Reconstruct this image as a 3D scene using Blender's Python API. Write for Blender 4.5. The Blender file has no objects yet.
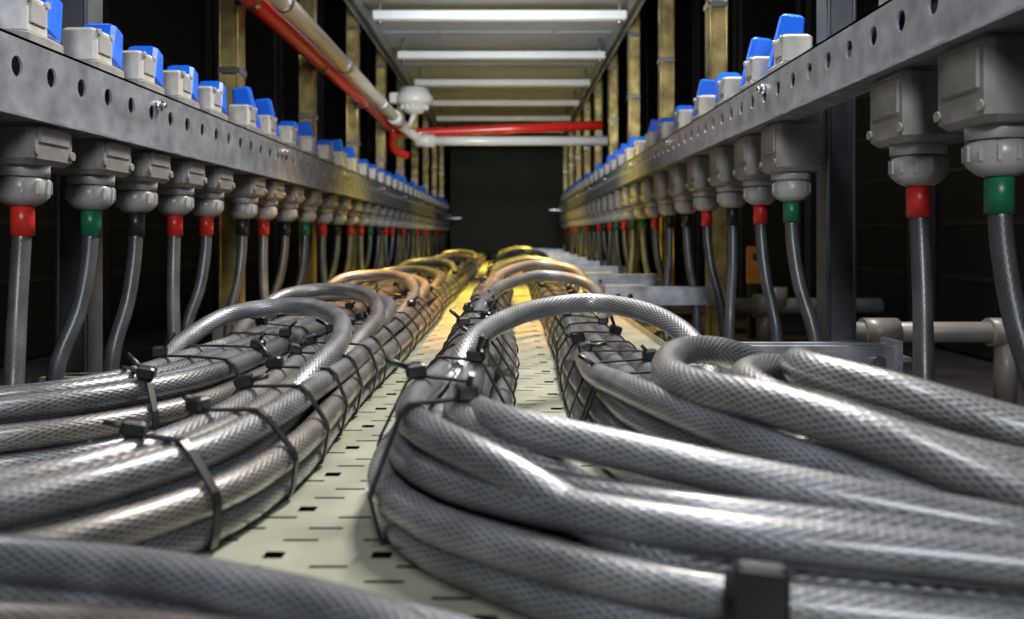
import bpy, math, random
from mathutils import Vector, Matrix
random.seed(7)
C = bpy.context.scene
COL = C.collection

# ------------------------------------------------------------------ materials
def mat(name, col, rough=.5, metal=0., coat=0., noise=0., nscale=20., bump=0., emis=None):
    m = bpy.data.materials.new(name); m.use_nodes = True
    nt = m.node_tree; b = nt.nodes['Principled BSDF']
    b.inputs['Base Color'].default_value = (*col, 1)
    b.inputs['Roughness'].default_value = rough
    b.inputs['Metallic'].default_value = metal
    b.inputs['Coat Weight'].default_value = coat
    b.inputs['Coat Roughness'].default_value = .15
    if noise > 0 or bump > 0:
        tc = nt.nodes.new('ShaderNodeTexCoord'); n = nt.nodes.new('ShaderNodeTexNoise')
        n.inputs['Scale'].default_value = nscale; n.inputs['Detail'].default_value = 6
        nt.links.new(tc.outputs['Object'], n.inputs['Vector'])
        r = nt.nodes.new('ShaderNodeValToRGB')
        r.color_ramp.elements[0].position = .3; r.color_ramp.elements[1].position = .7
        r.color_ramp.elements[0].color = (*[c*(1-noise) for c in col], 1)
        r.color_ramp.elements[1].color = (*[min(1, c*(1+noise*.6)) for c in col], 1)
        nt.links.new(n.outputs['Fac'], r.inputs['Fac'])
        nt.links.new(r.outputs['Color'], b.inputs['Base Color'])
        if bump > 0:
            bp = nt.nodes.new('ShaderNodeBump'); bp.inputs['Strength'].default_value = bump
            bp.inputs['Distance'].default_value = .002
            nt.links.new(n.outputs['Fac'], bp.inputs['Height'])
            nt.links.new(bp.outputs['Normal'], b.inputs['Normal'])
    return m

def braid_mat(name='steel_braid_clear_pvc', dark=(.055, .056, .06), light=(.265, .268, .275), metal=.35, bumps=.35, fu=120, fv=10, coat=.9):
    m = bpy.data.materials.new(name); m.use_nodes = True
    nt = m.node_tree; L = nt.links; b = nt.nodes['Principled BSDF']
    uv = nt.nodes.new('ShaderNodeUVMap'); uv.uv_map = 'UVMap'
    sp = nt.nodes.new('ShaderNodeSeparateXYZ'); L.new(uv.outputs[0], sp.inputs[0])
    def M(op, a, bb=None):
        n = nt.nodes.new('ShaderNodeMath'); n.operation = op
        for i, x in enumerate((a, bb)):
            if x is None: continue
            if isinstance(x, (int, float)): n.inputs[i].default_value = x
            else: L.new(x, n.inputs[i])
        return n.outputs[0]
    u = M('MULTIPLY', sp.outputs[0], 2*math.pi*fu*.5)
    v = M('MULTIPLY', sp.outputs[1], 2*math.pi*fv)
    # two counter-wound helical strand families; the gaps between them are the dark lozenges
    a1 = M('ABSOLUTE', M('SINE', M('ADD', u, v))); a2 = M('ABSOLUTE', M('SINE', M('SUBTRACT', u, v)))
    w = M('MULTIPLY', a1, a2)
    ramp = nt.nodes.new('ShaderNodeValToRGB')
    L.new(w, ramp.inputs[0])
    ramp.color_ramp.elements[0].position = .02; ramp.color_ramp.elements[0].color = (*light, 1)
    ramp.color_ramp.elements[1].position = .85; ramp.color_ramp.elements[1].color = (*dark, 1)
    at = nt.nodes.new('ShaderNodeAttribute'); at.attribute_name = 'rnd'
    tint = nt.nodes.new('ShaderNodeValToRGB'); L.new(at.outputs['Fac'], tint.inputs[0])
    e = tint.color_ramp.elements
    e[0].position = 0; e[0].color = (.66, .69, .74, 1)
    e[1].position = 1; e[1].color = (1, .99, .97, 1)
    for p, c in ((.35, (.84, .87, .92)), (.55, (.56, .56, .57)), (.65, (.88, .74, .62)), (.72, (.86, .80, .72)), (.8, (.93, .96, 1))):
        x = e.new(p); x.color = (*c, 1)
    tc = nt.nodes.new('ShaderNodeTexCoord'); nz = nt.nodes.new('ShaderNodeTexNoise')
    nz.inputs['Scale'].default_value = 28; nz.inputs['Detail'].default_value = 4
    L.new(tc.outputs['Object'], nz.inputs['Vector'])
    mr = nt.nodes.new('ShaderNodeMapRange'); L.new(nz.outputs['Fac'], mr.inputs[0])
    mr.inputs[1].default_value = .3; mr.inputs[2].default_value = .7; mr.inputs[3].default_value = .6; mr.inputs[4].default_value = 1.3
    def mul(a, c):
        mx = nt.nodes.new('ShaderNodeMix'); mx.data_type = 'RGBA'; mx.blend_type = 'MULTIPLY'
        mx.inputs[0].default_value = 1; L.new(a, mx.inputs[6]); L.new(c, mx.inputs[7]); return mx.outputs[2]
    L.new(mul(mul(ramp.outputs[0], tint.outputs[0]), mr.outputs[0]), b.inputs['Base Color'])
    b.inputs['Metallic'].default_value = metal
    b.inputs['Roughness'].default_value = .40
    b.inputs['Coat Weight'].default_value = coat
    b.inputs['Coat Roughness'].default_value = .22
    bp = nt.nodes.new('ShaderNodeBump'); bp.inputs['Strength'].default_value = bumps
    bp.inputs['Distance'].default_value = .001; bp.invert = True
    L.new(w, bp.inputs['Height']); L.new(bp.outputs[0], b.inputs['Normal'])
    return m

BRAID = braid_mat()
DROP = braid_mat('grey_drop_cable', (.055, .057, .06), (.11, .115, .12), .1, .1, coat=.3)
BLACK = mat('black_nylon', (.008, .008, .009), .35)
TRAYM = mat('galvanised_tray', (.36, .365, .285), .36, .35, noise=.3, nscale=14)
RAILM = mat('galvanised_rail', (.50, .53, .59), .34, .65, noise=.35, nscale=30)
BRASS = mat('yellow_passivated_zinc', (.55, .43, .17), .34, .65, noise=.65, nscale=18)
DSTRUT = mat('shaded_grey_zinc', (.20, .21, .23), .38, .7, noise=.4, nscale=12)  # grey strut finish; the nearest left post's shadow is put into this tone
BEAMW = mat('white_powder_coat', (.80, .82, .84), .4, noise=.05)
WHITEP = mat('white_pvc_pipe', (.82, .80, .76), .3, coat=.3, noise=.06, nscale=9)
REDP = mat('red_pipe', (.85, .03, .02), .3, coat=.4, noise=.15, nscale=9)
BLUE = mat('blue_plastic', (.010, .15, .9), .3, coat=.4, noise=.15, nscale=30)
GREYP = mat('grey_plastic', (.58, .55, .50), .4, coat=.15, noise=.4, nscale=25)
BODYP = mat('shaded_housing_plastic', (.26, .25, .235), .4, coat=.15, noise=.4, nscale=20)  # darker than the top blocks: shade on the socket bodies put into the colour
GLAND = mat('gland_plastic', (.40, .39, .38), .36, coat=.2, noise=.3, nscale=25)
PIPEG = mat('grey_pipe', (.20, .18, .16), .4, coat=.1, noise=.3, nscale=15)
REDS = mat('red_heatshrink', (.65, .03, .02), .35, noise=.2, nscale=60)
GREENS = mat('green_heatshrink', (.01, .15, .07), .35, noise=.2, nscale=60)
BLKS = mat('black_heatshrink', (.02, .02, .02), .35)
STEEL = mat('bolt_steel', (.6, .6, .6), .25, .95)
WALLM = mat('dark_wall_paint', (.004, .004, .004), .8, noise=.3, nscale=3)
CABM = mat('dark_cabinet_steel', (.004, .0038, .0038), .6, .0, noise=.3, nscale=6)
CABF = mat('dark_cabinet_trim', (.030, .028, .026), .45, .3)
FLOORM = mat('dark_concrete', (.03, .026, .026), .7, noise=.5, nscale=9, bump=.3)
DOORM = mat('dark_olive_panel', (.05, .052, .022), .6, noise=.35, nscale=4)
CEILP = mat('grey_panel', (.38, .41, .46), .6, .0, noise=.15, nscale=4)
ORANGE = mat('orange_label', (.65, .22, .03), .5, noise=.4, nscale=20)

# ------------------------------------------------------------------ mesh builder
class MB:
    def __init__(s): s.v=[]; s.f=[]; s.uv=[]; s.mi=[]; s.r=[]; s.sm=[]
    def addv(s, p, rnd=0.): s.v.append(tuple(p)); s.r.append(rnd); return len(s.v)-1
    def addf(s, idx, mi=0, uv=None, sm=False):
        s.f.append(tuple(idx)); s.mi.append(mi); s.sm.append(sm)
        s.uv.extend(uv if uv else [(0, 0)]*len(idx))
    def tube(s, pts, r, mi=0, rnd=.5, sides=14, cap=True, uoff=0.):
        n = len(pts); P = [Vector(p) for p in pts]
        T = [(P[min(i+1, n-1)]-P[max(i-1, 0)]).normalized() for i in range(n)]
        up = Vector((0, 0, 1)) if abs(T[0].z) < .9 else Vector((1, 0, 0))
        A = (up - T[0]*up.dot(T[0])).normalized()
        base = len(s.v); U = uoff; us = []
        for i in range(n):
            if i: U += (P[i]-P[i-1]).length
            us.append(U)
            A = (A - T[i]*A.dot(T[i])).normalized(); B = T[i].cross(A)
            rr = r[i] if isinstance(r, (list, tuple)) else r
            for k in range(sides):
                a = 2*math.pi*k/sides
                s.addv(P[i]+(A*math.cos(a)+B*math.sin(a))*rr, rnd)
        for i in range(n-1):
            for k in range(sides):
                k2 = (k+1) % sides
                s.addf((base+i*sides+k, base+i*sides+k2, base+(i+1)*sides+k2, base+(i+1)*sides+k), mi,
                       [(us[i], k/sides), (us[i], (k+1)/sides), (us[i+1], (k+1)/sides), (us[i+1], k/sides)], True)
        if cap:
            s.addf([base+k for k in range(sides)][::-1], mi)
            s.addf([base+(n-1)*sides+k for k in range(sides)], mi)
    def box(s, c, sz, mi=0, M=None, taper=1., bev=0.):
        c = Vector(c); hx, hy, hz = [a/2 for a in sz]; b = len(s.v)
        if bev <= 0:
            for z, t in ((-hz, 1.), (hz, taper)):
                for x, y in ((-hx, -hy), (hx, -hy), (hx, hy), (-hx, hy)):
                    p = Vector((x*t, y*t, z))
                    if M: p = M @ p
                    s.addv(c+p)
            for q in ((0,3,2,1),(4,5,6,7),(0,1,5,4),(1,2,6,5),(2,3,7,6),(3,0,4,7)):
                s.addf([b+i for i in q], mi)
        else:
            lv = []
            for z, ins, t in ((-hz, bev, 1), (-hz+bev, 0, 1), (hz-bev, 0, taper), (hz, bev, taper)):
                ring = []
                X = hx*t-ins; Y = hy*t-ins; c2 = bev
                for (x, y) in ((-X+c2,-Y),(X-c2,-Y),(X,-Y+c2),(X,Y-c2),(X-c2,Y),(-X+c2,Y),(-X,Y-c2),(-X,-Y+c2)):
                    p = Vector((x, y, z))
                    if M: p = M @ p
                    ring.append(s.addv(c+p))
                lv.append(ring)
            s.addf(lv[0][::-1], mi); s.addf(lv[-1], mi)
            for a, d in zip(lv, lv[1:]):
                for k in range(8): s.addf((a[k], a[(k+1)%8], d[(k+1)%8], d[k]), mi)
    def extr(s, prof, p0, p1, ax, ay, mi=0, closed=True):
        p0, p1, ax, ay = map(Vector, (p0, p1, ax, ay)); b = len(s.v); n = len(prof)
        for p in (p0, p1):
            for x, y in prof: s.addv(p+ax*x+ay*y)
        for k in range(n if closed else n-1):
            k2 = (k+1) % n
            s.addf((b+k, b+k2, b+n+k2, b+n+k), mi)
        if closed:
            s.addf([b+k for k in range(n)][::-1], mi); s.addf([b+n+k for k in range(n)], mi)
    def strut(s, p0, p1, ax, ay, mi=0, w=.041):
        h=w/2; t=.0025; l=.010; d=.007
        prof=[(-h,-h),(h,-h),(h,h),(h-l,h),(h-l,h-d),(h-l+t,h-d),(h-l+t,h-t),(h-t,h-t),(h-t,-h+t),(-h+t,-h+t),(-h+t,h-t),
              (-h+l-t,h-t),(-h+l-t,h-d),(-h+l,h-d),(-h+l,h),(-h,h)]
        s.extr(prof, p0, p1, ax, ay, mi)
    def obj(s, name, mats, parent=None, loc=None):
        me = bpy.data.meshes.new(name); me.from_pydata(s.v, [], s.f)
        for m in mats: me.materials.append(m)
        me.polygons.foreach_set('material_index', s.mi)
        me.polygons.foreach_set('use_smooth', s.sm)
        uvl = me.uv_layers.new(name='UVMap')
        uvl.data.foreach_set('uv', [c for u in s.uv for c in u])
        at = me.attributes.new('rnd', 'FLOAT', 'POINT'); at.data.foreach_set('value', s.r)
        me.update()
        o = bpy.data.objects.new(name, me); COL.objects.link(o)
        if parent: o.parent = parent
        if loc: o.location = loc
        return o

def cr(pts, step=.02, maxstep=None):
    P = [Vector(p) for p in pts]
    P = [P[0]*2-P[1]]+P+[P[-1]*2-P[-2]]
    out = []
    for i in range(1, len(P)-2):
        a, b, c, d = P[i-1:i+3]
        t01 = max((b-a).length, 1e-6)**.5; t12 = max((c-b).length, 1e-6)**.5; t23 = max((d-c).length, 1e-6)**.5
        m1 = ((c-b) + t12*((b-a)/t01-(c-a)/(t01+t12)))
        m2 = ((c-b) + t12*((d-c)/t23-(d-b)/(t12+t23)))
        n = max(2, int((c-b).length/step))
        for k in range(n):
            t = k/n; t2 = t*t; t3 = t2*t
            out.append(b*(2*t3-3*t2+1)+m1*(t3-2*t2+t)+c*(-2*t3+3*t2)+m2*(t3-t2))
    out.append(P[-2].copy())
    return out

def hull(pts):
    pts = sorted(set(pts))
    def half(ps):
        h = []
        for p in ps:
            while len(h) > 1 and (h[-1][0]-h[-2][0])*(p[1]-h[-2][1])-(h[-1][1]-h[-2][1])*(p[0]-h[-2][0]) <= 0: h.pop()
            h.append(p)
        return h[:-1]
    return half(pts)+half(pts[::-1])

R = .0110
def bundle(name, ctrl, rows, ties, jit=.0035, rad=R, tint=(0, 1), morph=None):
    """cable loom swept along a plan-view path, with cable ties (y positions along the run).
    morph=(rowsB, x0, x1): the cross-section relaxes into rowsB between path x0 and x1"""
    path = cr([(x, y, 0) for x, y in ctrl], .018)
    n = len(path)
    T = [(path[min(i+1, n-1)]-path[max(i-1, 0)]).normalized() for i in range(n)]
    N = [Vector((-t.y, t.x, 0)) for t in T]
    S = [0.]
    for i in range(1, n): S.append(S[-1]+(path[i]-path[i-1]).length)
    def layout(rows, slope=0):
        c = []
        for k, m in enumerate(rows):
            for j in range(m):
                if slope: d = -rows[0]*rad*.85 + j*rad*2.04 + k*rad*1.04
                else: d = (j-(m-1)/2)*rad*2.04 + (.35*rad if (k % 2 and rows[k] == rows[k-1]) else 0)
                c.append((d, rad+k*rad*1.80))
        return c
    A = sorted(layout(rows), key=lambda p: (round(p[0]/(rad*1.6)), p[1]))
    B = sorted(layout(morph[0], 1), key=lambda p: (p[0], p[1])) if morph else A
    cabs = [(a, b, [random.uniform(0, 6.28) for _ in range(4)], random.uniform(*tint)) for a, b in zip(A, B)]
    mb = MB()
    def off(c, i):
        ph = c[2]; s = S[i]; a, b = c[0], c[1]
        t = 0
        if morph and path[i].y < .56:
            t = min(1, max(0, (path[i].x-morph[1])/(morph[2]-morph[1]))); t = t*t*(3-2*t)
        a0 = a[0]*(1-t)+b[0]*t; a1 = a[1]*(1-t)+b[1]*t
        d = a0+jit*(math.sin(s*5+ph[0])+.6*math.sin(s*11+ph[1]))
        z = a1+(.35*jit*(math.sin(s*6+ph[2])+.6*math.sin(s*13+ph[3])) if a1 > rad*1.5 else 0)
        return d, z
    for c in cabs:
        pts = []
        for i in range(n):
            d, z = off(c, i); pts.append(path[i]+N[i]*d+Vector((0, 0, z)))
        mb.tube(pts, rad, 0, c[3], 14, True, random.uniform(0, 1))
    for (ty, skew, hd) in ties:
        i = min(range(n), key=lambda q: abs(path[q].y-ty))
        pp = []
        for c in cabs:
            d, z = off(c, i)
            for k in range(10):
                a = k*math.pi/5; pp.append((round(d+(rad+.0012)*math.cos(a), 5), round(z+(rad+.0012)*math.sin(a), 5)))
        h = hull(pp)
        m = len(h); w = .0030; th = .0022
        cx = sum(p[0] for p in h)/m; cz = sum(p[1] for p in h)/m
        base = len(mb.v)
        for p in h:
            nn = Vector((p[0]-cx, p[1]-cz)).normalized()
            for (o, ww) in ((0, -w), (th, -w), (th, w), (0, w)):
                dd = p[0]+nn.x*o; zz = p[1]+nn.y*o
                mb.addv(path[i]+N[i]*dd+T[i]*(ww+skew*(p[0]-cx))+Vector((0, 0, max(zz, .0008))))
        for k in range(m):
            k2 = (k+1) % m
            for q in range(4):
                q2 = (q+1) % 4
                mb.addf((base+k*4+q, base+k*4+q2, base+k2*4+q2, base+k2*4+q), 1)
        tgt = (max(h, key=lambda p: p[1]*1.0+p[0]*hd))
        c0 = path[i]+N[i]*tgt[0]+T[i]*(skew*(tgt[0]-cx))+Vector((0, 0, tgt[1]+.005))
        Rm = Matrix.Rotation(random.uniform(-.5, .5), 3, 'Z') @ Matrix.Rotation(random.uniform(-.4, .4), 3, 'Y')
        mb.box(c0, (.015, .013, .011), 1, Rm, bev=.0018)
        tl = random.uniform(.012, .026); tv = Vector((random.uniform(-1, 1), random.uniform(-.6, .3), random.uniform(.1, .8))).normalized()
        mb.tube([c0, c0+tv*tl*.5, c0+tv*tl], .0022, 1, 0, 6)
    return mb.obj(name, [BRAID, BLACK])

END = 7.0
tl = lambda ys, hd, sk: [(y, random.uniform(-sk, sk)+.25, hd*random.choice((1, 1, -.5))) for y in ys]
def seq(a, b, st):
    out = []; y = a
    while y < b: out.append(y); y += st*random.uniform(.75, 1.25)
    return out
bundle('cable_loom', [(-.04, END), (-.04, 3), (-.042, 1.2), (-.043, .75), (-.048, .64), (-.051, .57), (-.044, .512), (-.018, .468), (.03, .437), (.12, .404), (.24, .372), (.5, .29)],
       [4, 4, 3, 2], tl([.505, .60, .69, .77, .86, .94, 1.03, 1.12]+seq(1.22, 5, .12), .4, .6), morph=([7, 4, 2], -.035, .12))
bundle('cable_loom', [(.115, END), (.115, 3), (.113, 1.2), (.113, .85), (.115, .70), (.128, .61), (.17, .535), (.27, .485), (.5, .44), (.8,.41)],
       [4, 4, 3], tl([.68, .74, .81, .88, .96, 1.05, 1.15]+seq(1.25, 5, .12), -.3, .6), morph=([5, 4, 2], .12, .2))
bundle('cable_loom', [(-.2, END), (-.2, 3), (-.2, 1.2), (-.198, .75), (-.2, .6), (-.218, .50), (-.275, .42), (-.40, .365), (-.65, .32)],
       [4, 4, 3], tl([.50, .58, .67, .76, .85, .94, 1.03, 1.12]+seq(1.22, 5, .11), -.1, .4), tint=(.2, 1))
bundle('cable_loom', [(-.32, END), (-.32, 3), (-.32, 1.2), (-.325, .9), (-.34, .76), (-.40, .67), (-.55, .62), (-.8, .58)],
       [6, 5, 4], tl([.74, .83, .92, 1.02, 1.12]+seq(1.25, 5, .13), .3, .4), tint=(.1, .9))

def cable(name, pts, r=R, rnd=.9, step=.012):
    mb = MB(); mb.tube(cr(pts, step), r, 0, rnd, 20, True, random.uniform(0, 1)); return mb.obj(name, [BRAID])
# big loose loops front right (U-bends coming back towards the viewer)
cable('braided_cable', [(.9,.70,-.105),(.6,.70,-.09),(.40,.715,-.03),(.31,.725,.025),(.25,.73,.062),(.198,.715,.084),(.145,.665,.092),(.120,.60,.088),(.126,.53,.088),(.155,.475,.090),(.2,.42,.082),(.26,.36,.062),(.36,.29,.045)], r=.0130, rnd=.95)
cable('braided_cable', [(.9,.64,-.105),(.62,.64,-.08),(.42,.64,-.01),(.335,.645,.04),(.275,.635,.075),(.222,.60,.093),(.205,.55,.098),(.235,.49,.094),(.31,.44,.076),(.5,.37,.05)], r=.0127, rnd=1)
cable('braided_cable', [(.9,.60,-.105),(.5,.61,-.05),(.36,.63,.02),(.28,.645,.062),(.22,.63,.084),(.175,.585,.088),(.172,.53,.084),(.205,.48,.076),(.28,.42,.064),(.42,.35,.05)], r=.0118, rnd=.75)
cable('braided_cable', [(.085,1.05,.035),(.085,.9,.050),(.082,.75,.060),(.090,.64,.070),(.118,.53,.072),(.165,.45,.064),(.23,.38,.052),(.34,.30,.04)], rnd=.35)
cable('braided_cable', [(.16,1.0,.03),(.165,.9,.042),(.170,.75,.045),(.19,.65,.050),(.26,.57,.045),(.38,.52,.035),(.6,.49,.03)], rnd=.5)
cable('braided_cable', [(-.04,.66,.050),(-.03,.57,.068),(-.018,.52,.074),(-.002,.475,.078),(.05,.44,.074),(.13,.40,.066),(.24,.36,.055),(.4,.30,.045)], rnd=.85)
# main arch right
cable('braided_cable', [(-.043,.64,.035),(-.043,.67,.058),(-.042,.71,.076),(-.034,.76,.088),(-.012,.84,.096),(.035,.93,.104),(.10,.97,.108),(.155,.93,.102),(.185,.86,.088),(.193,.78,.066),(.18,.70,.045),(.17,.62,.03)], r=.0116, rnd=.95)
for k, (y, sx) in enumerate([(1.55,1),(1.8,1),(2.15,1),(2.5,1),(2.95,1),(3.5,1),(4.2,1),(5,1)]):
    h = random.uniform(-.01, .012)
    cable('braided_cable', [(-.05,y-.65,.03),(-.05,y-.5,.055),(-.042,y-.36,.078),(-.033,y-.2,.086),(0,y-.05,.10+h),(.07,y+.03,.112+h),(.15,y,.10+h),(.17,y-.12,.065),(.15,y-.25,.04),(.13,y-.45,.03)], rnd=random.random(), step=.02)
for k, y in enumerate([1.05,1.3,1.42,1.75,1.95,2.3,2.4,2.9,3.4,4.0,4.7]):
    h = random.uniform(-.012, .012)
    cable('braided_cable', [(-.20,y-.42,.028),(-.195,y-.36,.042),(-.185,y-.28,.062),(-.183,y-.18,.074),(-.215,y-.05,.085+h),(-.28,y+.02,.092+h),(-.36,y,.084+h),(-.39,y-.10,.06),(-.375,y-.22,.035),(-.35,y-.4,.025)], rnd=random.random(), step=.02)
# foreground crossing cables
for k in range(4):
    cable('braided_cable', [(-.7,.45,.012),(-.38,.41-.022*k,.014),(-.22,.390-.02*k,.018),(-.10,.372-.02*k,.018),(-.01,.338-.018*k,.014),(.05,.285-.015*k,.012),(.09,.15,.012)], rnd=.1+.25*k)
cable('braided_cable', [(-.7,.415,.036),(-.38,.398,.036),(-.22,.376,.036),(-.12,.352,.034),(-.04,.310,.033),(.02,.2,.03)], rnd=.2)
# hook-and-loop strap standing on the near cables of the sweep
mb = MB()
mb.tube([(.094,.346,.030),(.116,.338,.030)], .0136, 0, 0, 16); mb.box((.104,.328,.040), (.022,.010,.030), 0, Matrix.Rotation(-.3, 3, 'Z'), bev=.002)
mb.obj('cable_strap', [BLACK])

# ------------------------------------------------------------------ tray
mb = MB()
def rowq(x0, x1, y0, y1, z=0.): 
    b = [mb.addv(p) for p in ((x0,y0,z),(x1,y0,z),(x1,y1,z),(x0,y1,z))]; mb.addf(b)
X0, X1 = -.42, .26
y = .12; k = 0; pitch = .020
while y < END:
    wide = (k % 4 == 1)
    hs = .010 if wide else .0034
    rowq(X0, X1, y, y+pitch-hs)
    x = X0; xx = X0+.006+(0, .013, .024, .035)[k % 4]
    while xx < X1-.04:
        hw = .012 if wide else .022
        rowq(x, xx, y+pitch-hs, y+pitch); x = xx+hw; xx += .050 if not wide else .064
    rowq(x, X1, y+pitch-hs, y+pitch)
    y += pitch; k += 1
for xs, sg in ((X0, -1), (X1, 1)):
    mb.extr([(0,-.02),(0,.012),(sg*.0015,.012),(sg*.0015,-.02)], (xs,.12,0), (xs,END,0), (1,0,0), (0,0,1))
mb.obj('perforated_cable_tray', [TRAYM])

# ------------------------------------------------------------------ rails
LY = [1.14, 1.77, 2.44]+[3.15+.70*i for i in range(7)]
RY = [1.245, 1.96, 2.58]+[3.25+.64*i for i in range(7)]
BY = {-1: LY, 1: RY}
def rail(name, x, z0, z1, y0, y1, sg, hz):
    mb = MB(); p = .062; n = int((y1-y0)/p); r = .0095; S = 16
    zc = hz
    for k in range(n):
        yc = y0+p*(k+.5); inner = []; outer = []
        for q in range(S):
            a = 2*math.pi*q/S; ca, sa = math.cos(a), math.sin(a)
            m = 1/max(abs(ca), abs(sa)); u, v = ca*m, sa*m
            outer.append(((u*p/2), (z1-zc)*v if v > 0 else (zc-z0)*v)); inner.append((ca*r, sa*r*1.15))
        ids = {}
        for (lab, dx) in (('a', 0), ('b', sg*.003)):
            ids[lab] = ([mb.addv((x+dx, yc+i[0], zc+i[1])) for i in inner], [mb.addv((x+dx, yc+o[0], zc+o[1])) for o in outer])
        for q in range(S):
            q2 = (q+1) % S
            for lab in 'ab': mb.addf((ids[lab][0][q], ids[lab][0][q2], ids[lab][1][q2], ids[lab][1][q]))
            mb.addf((ids['a'][0][q], ids['a'][0][q2], ids['b'][0][q2], ids['b'][0][q]))
    ye = y0+p*n; w = .034; t = .003
    for zz, s2 in ((z1, -1), (z0, 1)):
        prof = [(0,0),(sg*w,0),(sg*w,s2*.012),(sg*(w-t),s2*.012),(sg*(w-t),s2*t),(0,s2*t)]
        if s2 > 0:
            prof = [(-sg*.009,0),(sg*w,0),(sg*w,.012),(sg*(w-t),.012),(sg*(w-t),t),(-sg*.009,t)]
        mb.extr(prof, (x,y0,zz), (x,ye,zz), (1,0,0), (0,0,1))
    for yb in [b for b in BY[sg] if y0 < b < ye]:
        mb.tube([(x-sg*.007, yb, z1-.02), (x, yb, z1-.02)], .008, 1, 0, 6)
        mb.tube([(x-sg*.013, yb, z1-.02), (x-sg*.007, yb, z1-.02)], .004, 1, 0, 8)
        mb.box((x+sg*.058, yb, z1-.004), (.065, .03, .005), 0)
    mb.box((x-sg*.02, ye+.01, (z0+z1)/2-.01), (.10, .04, .006), 1)
    return mb.obj(name, [RAILM, STEEL])
rail('perforated_channel_rail', -.50, .31, .394, .35, 7.3, -1, .362)
rail('perforated_channel_rail', .40, .362, .437, .35, 6.4, 1, .408)

# ------------------------------------------------------------------ posts
FZ = -.12
for sg, X, ys in ((-1, -.61, LY), (1, .51, RY)):
    for i, yy in enumerate(ys):
        mb = MB()
        mb.strut((X, yy, FZ), (X, yy, 1.7), (1, 0, 0), (0, 1, 0), 0, w=.043)
        for q in (-.0215, .0215): mb.tube([(X+q*.9, yy-.0215, FZ), (X+q*.9, yy-.0215, 1.7)], .0035, 0, 0, 8)
        mb.box((X, yy, FZ+.004), (.11, .11, .008), 0)
        for zz in (.55, .75, 1.0):
            if i: mb.box((X, yy, zz), (.05, .05, .018), 3, bev=.003)
        bx = (X1 if sg > 0 else X0)
        z = .026 if i == 0 else .045
        yb = yy-.045
        if sg > 0:
            x0, x1 = X-.005, bx-.03 if i else bx+.0
            if i == 0: yb = 1.05; x0 = .50
            mb.strut((x0, yb, z), (x1, yb, z), (0, 1, 0), (0, 0, 1), 1, w=.042)
            mb.tube([(x0-.025, yb-.028, z), (x0-.025, yb-.02, z)], .010, 3, 0, 6)
            for q in ((.03, .06) if i else (.03, .07, .11, .15)):
                mb.tube([(x1+q, yb-.0220, z), (x1+q, yb-.0212, z)], .0065, 4, 0, 12)
            if i == 0:
                mb.box((x0+.01, (yb+yy)/2, z), (.04, yy-yb, .006), 1)
                mb.box((x0+.003, yb, z), (.006, .05, .055), 1)
            else:
                mb.box((x1+.05, yb, z+.024), (.1, .05, .004), 1)
        else:
            mb.strut((X-.02, yb, -.022), (bx+.03, yb, -.022), (0, 1, 0), (0, 0, 1), 2)
        mb.obj('strut_post', [DSTRUT if i == 0 else BRASS, RAILM, TRAYM, STEEL, BLACK])

# overhead
for sg, X in ((-1, -.56), (1, .465)):
    mb = MB(); mb.strut((X, 1.9, 1.04), (X, 7.2, 1.04), (1, 0, 0), (0, 0, -1))
    mb.obj('overhead_side_channel', [RAILM])
for i in range(7):
    yy = 2.94+.65*i
    mb = MB(); mb.box((-.03, yy, .996), (.93, .038, .032), 0, bev=.003)
    for x in (-.47, .41):
        mb.tube([(x, yy, .965), (x, yy, 1.073)], .006, 1, 0, 8); mb.tube([(x, yy, .968), (x, yy, .979)], .011, 1, 0, 6)
    mb.obj('overhead_crossbar', [BEAMW, STEEL])
mb = MB(); 
for i in range(8):
    mb.box((-.05, 2.2+.65*i+.31, 1.085), (1.06, .635, .02), 0, bev=.004)
for x in (-.3, .2):
    mb.box((x, 4.6, 1.072), (.012, 5.2, .006), 0)
mb.obj('overhead_panel', [CEILP])

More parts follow.
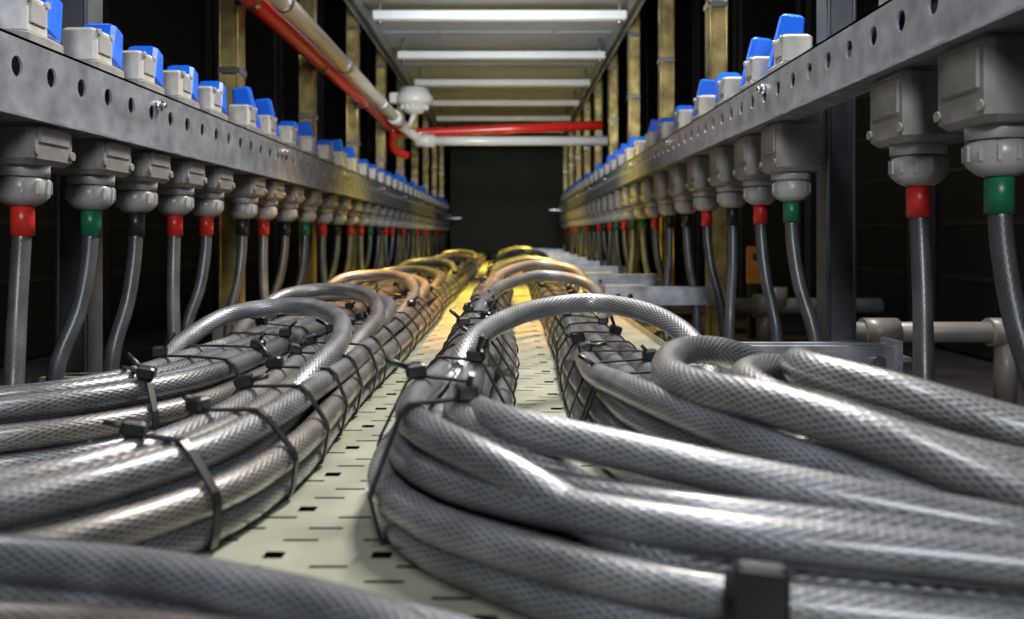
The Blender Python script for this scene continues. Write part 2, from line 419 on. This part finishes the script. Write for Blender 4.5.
# ------------------------------------------------------------------ sockets
def socket_mesh(sg, shr, opened, zr_top, zr_bot, X, curve, drop):
    mb = MB()
    cx = X+sg*.043
    mb.box((cx, 0, (zr_top+zr_bot)/2+.004), (.066, .078, zr_top-zr_bot+.028), 5, bev=.006)
    mb.box((cx-sg*.008, -.014, zr_top+.033), (.045, .046, .044), 0, bev=.004)
    mb.box((cx-sg*.031, -.014, zr_top+.036), (.003, .030, .024), 2, bev=.001)
    for q in (-.016, .016): mb.tube([(cx-sg*.030, -.014+q, zr_top+.05), (cx-sg*.034, -.014+q, zr_top+.05)], .004, 2, 0, 10)
    if opened:
        Rm = Matrix.Rotation(sg*.12, 3, 'Y') @ Matrix.Rotation(.12, 3, 'X')
        mb.box((cx, .03, zr_top+.056), (.05, .026, .088), 1, Rm, taper=.72, bev=.004)
        mb.box((cx, .016, zr_top+.024), (.046, .03, .02), 1, bev=.003)
    else:
        Rm = Matrix.Rotation(-.35, 3, 'X')
        mb.box((cx-sg*.004, .026, zr_top+.044), (.056, .036, .060), 1, Rm, taper=.8, bev=.005)
    zr = zr_bot-drop
    mb.box((cx-sg*.004, 0, zr_bot-.022-drop/2), (.074, .084, .044+drop), 5, bev=.006)
    mb.box((cx-sg*.040, 0, zr_bot-.012-drop/2), (.006, .06, .02+drop*.6), 5, bev=.002)
    for q in (-.034, .034): mb.tube([(cx-sg*.041, q, zr-.030), (cx-sg*.044, q, zr-.030)], .005, 5, 0, 10)
    gx = cx-sg*.006; z = zr-.042
    mb.tube([(gx,0,z+.002),(gx,0,z-.014)], .031, 2, 0, 6)
    prof = [(0,-.014,.024),(0,-.018,.028),(0,-.036,.027),(0,-.043,.020),(0,-.046,.014)]
    mb.tube([(gx,0,z+p[1]) for p in prof], [p[2] for p in prof], 2, 0, 16)
    for q in range(12):
        a = q*math.pi/6
        mb.box((gx+.0275*math.cos(a), .0275*math.sin(a), z-.026), (.003,.003,.014), 2, Matrix.Rotation(a,3,'Z'))
    zb = z-.044
    mb.tube([(gx,0,zb+.002),(gx,0,zb-.035)], .0120, 3, 0, 14)
    c = curve
    pts = cr([(gx,0,zb-.02),(gx,-.004,zb-.06),(gx+sg*c*.3,-.018,zb-.13),(gx+sg*c,-.04,(zb+FZ)/2-.02),(gx+sg*c*1.3,-.06,FZ+.04),(gx+sg*c*1.0,-.12,FZ+.012),(gx+sg*c*.6,-.2,FZ+.012)], .02)
    mb.tube(pts, .0098, 4, random.random(), 12, True)
    o = mb.obj('tmp', [GREYP, BLUE, GLAND, shr, DROP, BODYP]); me = o.data; bpy.data.objects.remove(o)
    return me
var = {}
def place_sockets(sg, X, zt, zb, ys, pat, drop):
    for i, yy in enumerate(ys):
        sh, op = pat[i % len(pat)]
        key = (sg, sh, op, i % 3)
        if key not in var:
            var[key] = socket_mesh(sg, {'r': REDS, 'g': GREENS, 'k': BLKS}[sh], op, zt, zb, X, [.012, -.015, .02][i % 3], drop)
        o = bpy.data.objects.new('industrial_socket', var[key]); COL.objects.link(o); o.location = (0, yy, 0)
left = [.74, .885, 1.03, 1.155, 1.29, 1.425, 1.62, 1.76, 1.93]+[2.12+.20*i for i in range(25)]
right = [.712, .852, 1.235, 1.385, 1.56, 1.76]+[1.96+.21*i for i in range(21)]
place_sockets(-1, -.50, .394, .31, left, [('r',1),('r',0),('g',0),('k',0),('r',0),('r',0),('k',1),('r',1),('k',0),('g',1),('r',0),('k',1)], .0)
place_sockets(1, .40, .437, .362, right, [('g',1),('r',1),('g',1),('r',1),('k',0),('r',1),('k',0),('k',0),('r',1),('g',0)], .032)

# ------------------------------------------------------------------ pipes
mb = MB()
px, pz = -.50, .71
zl = .639
mb.tube(cr([(px,.6,pz),(px,2,pz),(px,3.55,pz)], .2)+cr([(px,3.6,pz),(px,3.72,pz-.01),(px+.03,3.79,pz-.03),(px+.08,3.82,zl+.01),(px+.16,3.82,zl)], .02), .0225, 0, 0, 20)
mb.tube([(px+.14,3.82,zl),(-.2,3.82,zl),(.475,3.82,zl)], .0225, 0, 0, 20)
mb.tube([(px,3.5,pz),(px,3.68,pz)], .030, 0, 0, 20)
mb.tube([(px+.06,3.82,zl+.002),(px+.15,3.82,zl)], .031, 0, 0, 20)
for yy in LY[:5]:
    mb.tube([(px,yy-.012,pz),(px,yy+.012,pz)], .026, 1, 0, 16)
mb.obj('white_sampling_pipe', [WHITEP, STEEL])
mb = MB()
rx, rz = -.562, .71
mb.tube(cr([(rx,.6,rz),(rx,2.2,rz),(rx,3.5,rz),(rx,3.8,rz-.005),(rx+.01,3.95,rz-.01),(rx+.05,4.02,rz-.01),(rx+.2,4.04,rz)], .04)+[Vector((0,4.04,rz+.015)),Vector((.475,4.04,rz+.035))], .0235, 0, 0, 20)
mb.tube(cr([(rx+.01,3.86,rz-.02),(rx-.01,3.95,rz-.06),(rx+.0,4.0,rz-.10),(rx+.06,4.03,rz-.12)], .02), .019, 0, 0, 16)
for yy in LY[1:5]: mb.box((rx-.005,yy-.03,rz), (.055,.02,.055), 1, bev=.004)
mb.obj('red_sprinkler_pipe', [REDP, STEEL])
mb = MB(); cx, cy, cz = -.435, 3.72, .815
prof = [(.058,.04),(.055,.065),(.03,.075),(.02,.084),(0,.086),(-.018,.082),(-.022,.060),(-.045,.055),(-.06,.035),(-.066,.012)]
mb.tube([(cx,cy,cz+a) for a,_ in prof], [b for _,b in prof], 0, 0, 24)
for q in range(12):
    a = q*math.pi/6; mb.box((cx+.06*math.cos(a), cy+.06*math.sin(a), cz-.032), (.01,.006,.02), 0, Matrix.Rotation(a,3,'Z'))
mb.tube([(cx,cy,cz-.06),(cx-.03,cy+.02,pz-.02)], .012, 0, 0, 12)
mb.box((cx-.09, cy, cz+.01), (.05,.05,.05), 0, bev=.006)
mb.obj('smoke_detector', [WHITEP])

mb = MB()
mb.tube([(.56,1.40,.02),(1.13,1.40,.02)], .018, 0, 0, 16)
for x in (.62,.84,1.06): mb.tube([(x,1.40,.02),(x+.06,1.40,.02)], .025, 0, 0, 16)
for x in (.65,.87,1.09): mb.tube([(x,1.40,.02),(x,1.40,FZ)], .018, 0, 0, 16)
mb.obj('water_pipe', [PIPEG])
mb = MB()
mb.tube([(.36,2.15,.0),(1.0,2.15,.0)], .022, 0, 0, 16)
for x in (.5,.66): 
    mb.tube([(x,2.15,0),(x+.06,2.15,0)], .032, 0, 0, 16)
    mb.tube([(x+.03,2.15,-.0),(x+.03,2.15,FZ)], .022, 0, 0, 16)
mb.tube([(.72,2.15,0),(.72,2.15,.05)], .03, 0, 0, 16)
mb.obj('water_pipe', [PIPEG])
mb = MB(); mb.box((.735,2.4,.02), (.03,.03,.28), 0, bev=.003); mb.box((.735,2.378,.10), (.05,.012,.11), 1, bev=.002)
mb.tube([(.735,2.371,.125),(.735,2.368,.125)], .012, 0, 0, 12)
mb.obj('labelled_stake', [CABF, ORANGE])

# ------------------------------------------------------------------ room
def slab(name, c, s, m):
    b = MB(); b.box(c, s, 0); return b.obj(name, [m])
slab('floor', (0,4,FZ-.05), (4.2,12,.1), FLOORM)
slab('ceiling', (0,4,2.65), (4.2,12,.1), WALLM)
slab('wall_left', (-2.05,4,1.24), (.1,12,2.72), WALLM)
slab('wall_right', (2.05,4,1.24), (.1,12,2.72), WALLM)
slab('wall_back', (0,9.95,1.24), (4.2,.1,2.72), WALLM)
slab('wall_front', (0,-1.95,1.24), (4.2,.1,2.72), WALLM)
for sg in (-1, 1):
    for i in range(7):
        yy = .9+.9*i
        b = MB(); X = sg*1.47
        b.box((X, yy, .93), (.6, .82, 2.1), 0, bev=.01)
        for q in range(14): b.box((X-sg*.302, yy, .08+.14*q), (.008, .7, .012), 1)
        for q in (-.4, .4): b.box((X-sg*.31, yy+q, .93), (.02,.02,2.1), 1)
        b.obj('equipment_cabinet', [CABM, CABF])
b = MB()
b.box((.04,7.6,.45), (1.12,.05,1.14), 0, bev=.006)
b.box((.04,7.57,1.0), (1.16,.03,.03), 0); 
for x in (-.53,.61): b.box((x,7.57,.45), (.03,.03,1.14), 0)
b.box((.30,7.565,.45), (.008,.01,1.06), 0); b.box((.25,7.56,.5), (.02,.03,.1), 0)
b.obj('end_access_panel', [DOORM, DSTRUT])

# ------------------------------------------------------------------ light
def area(name, loc, size, power, col, tgt, sy=None, spread=None):
    l = bpy.data.lights.new(name, 'AREA'); l.energy = power; l.color = col; l.size = size
    if sy: l.shape = 'RECTANGLE'; l.size_y = sy
    if spread: l.spread = spread
    o = bpy.data.objects.new(name, l); COL.objects.link(o); o.location = loc
    o.rotation_euler = (Vector(tgt)-Vector(loc)).to_track_quat('-Z', 'Y').to_euler()
area('ceiling_light', (.25, 1.5, 1.5), .10, 24, (1, .96, .90), (.05, .8, 0), .7, 2.0)
area('ceiling_light_near', (-.15, .1, 1.6), .10, 4, (.93, .96, 1), (0, .6, 0), .5, 2.0)
area('rail_fill_light', (.1, -.9, .9), .4, 7.5, (.92, .96, 1), (0, 3.4, .62), None, 1.6)  # added fill behind the camera to brighten rail faces and crossbars, no actual fixture
area('aisle_light_orange', (-.20, 1.8, .93), .05, 7.5, (1, .48, .11), (-.15, 1.8, 0), None, 1.1)
area('aisle_light_warm', (.0, 2.6, .93), .10, 14, (1, .74, .14), (-.02, 2.6, 0), .5, 1.4)
area('aisle_light_amber', (-.02, 4.8, .93), .15, 26, (1, .72, .11), (-.02, 4.8, 0), 1.2, 1.4)
area('panel_fill_light', (0, 2.0, .55), .25, 4.2, (.92, .96, 1), (0, 4.4, 1.1), None, 1.5)  # unseen fill added in the aisle to lift the overhead panel and crossbars
w = bpy.data.worlds.new('World'); C.world = w; w.use_nodes = True
w.node_tree.nodes['Background'].inputs[0].default_value = (.5, .6, .8, 1)
w.node_tree.nodes['Background'].inputs[1].default_value = .02
C.view_settings.view_transform = 'Standard'

cam = bpy.data.cameras.new('camera'); co = bpy.data.objects.new('camera', cam); COL.objects.link(co)
co.location = (0, 0, .19); co.rotation_euler = (math.pi/2, 0, 0)
cam.sensor_width = 36; cam.lens = 36*800/1024
cam.shift_x = (512-508)/1024; cam.shift_y = -(309.5-235)/1024
cam.clip_start = .01
cam.dof.use_dof = True; cam.dof.focus_distance = .95; cam.dof.aperture_fstop = 6
C.camera = co
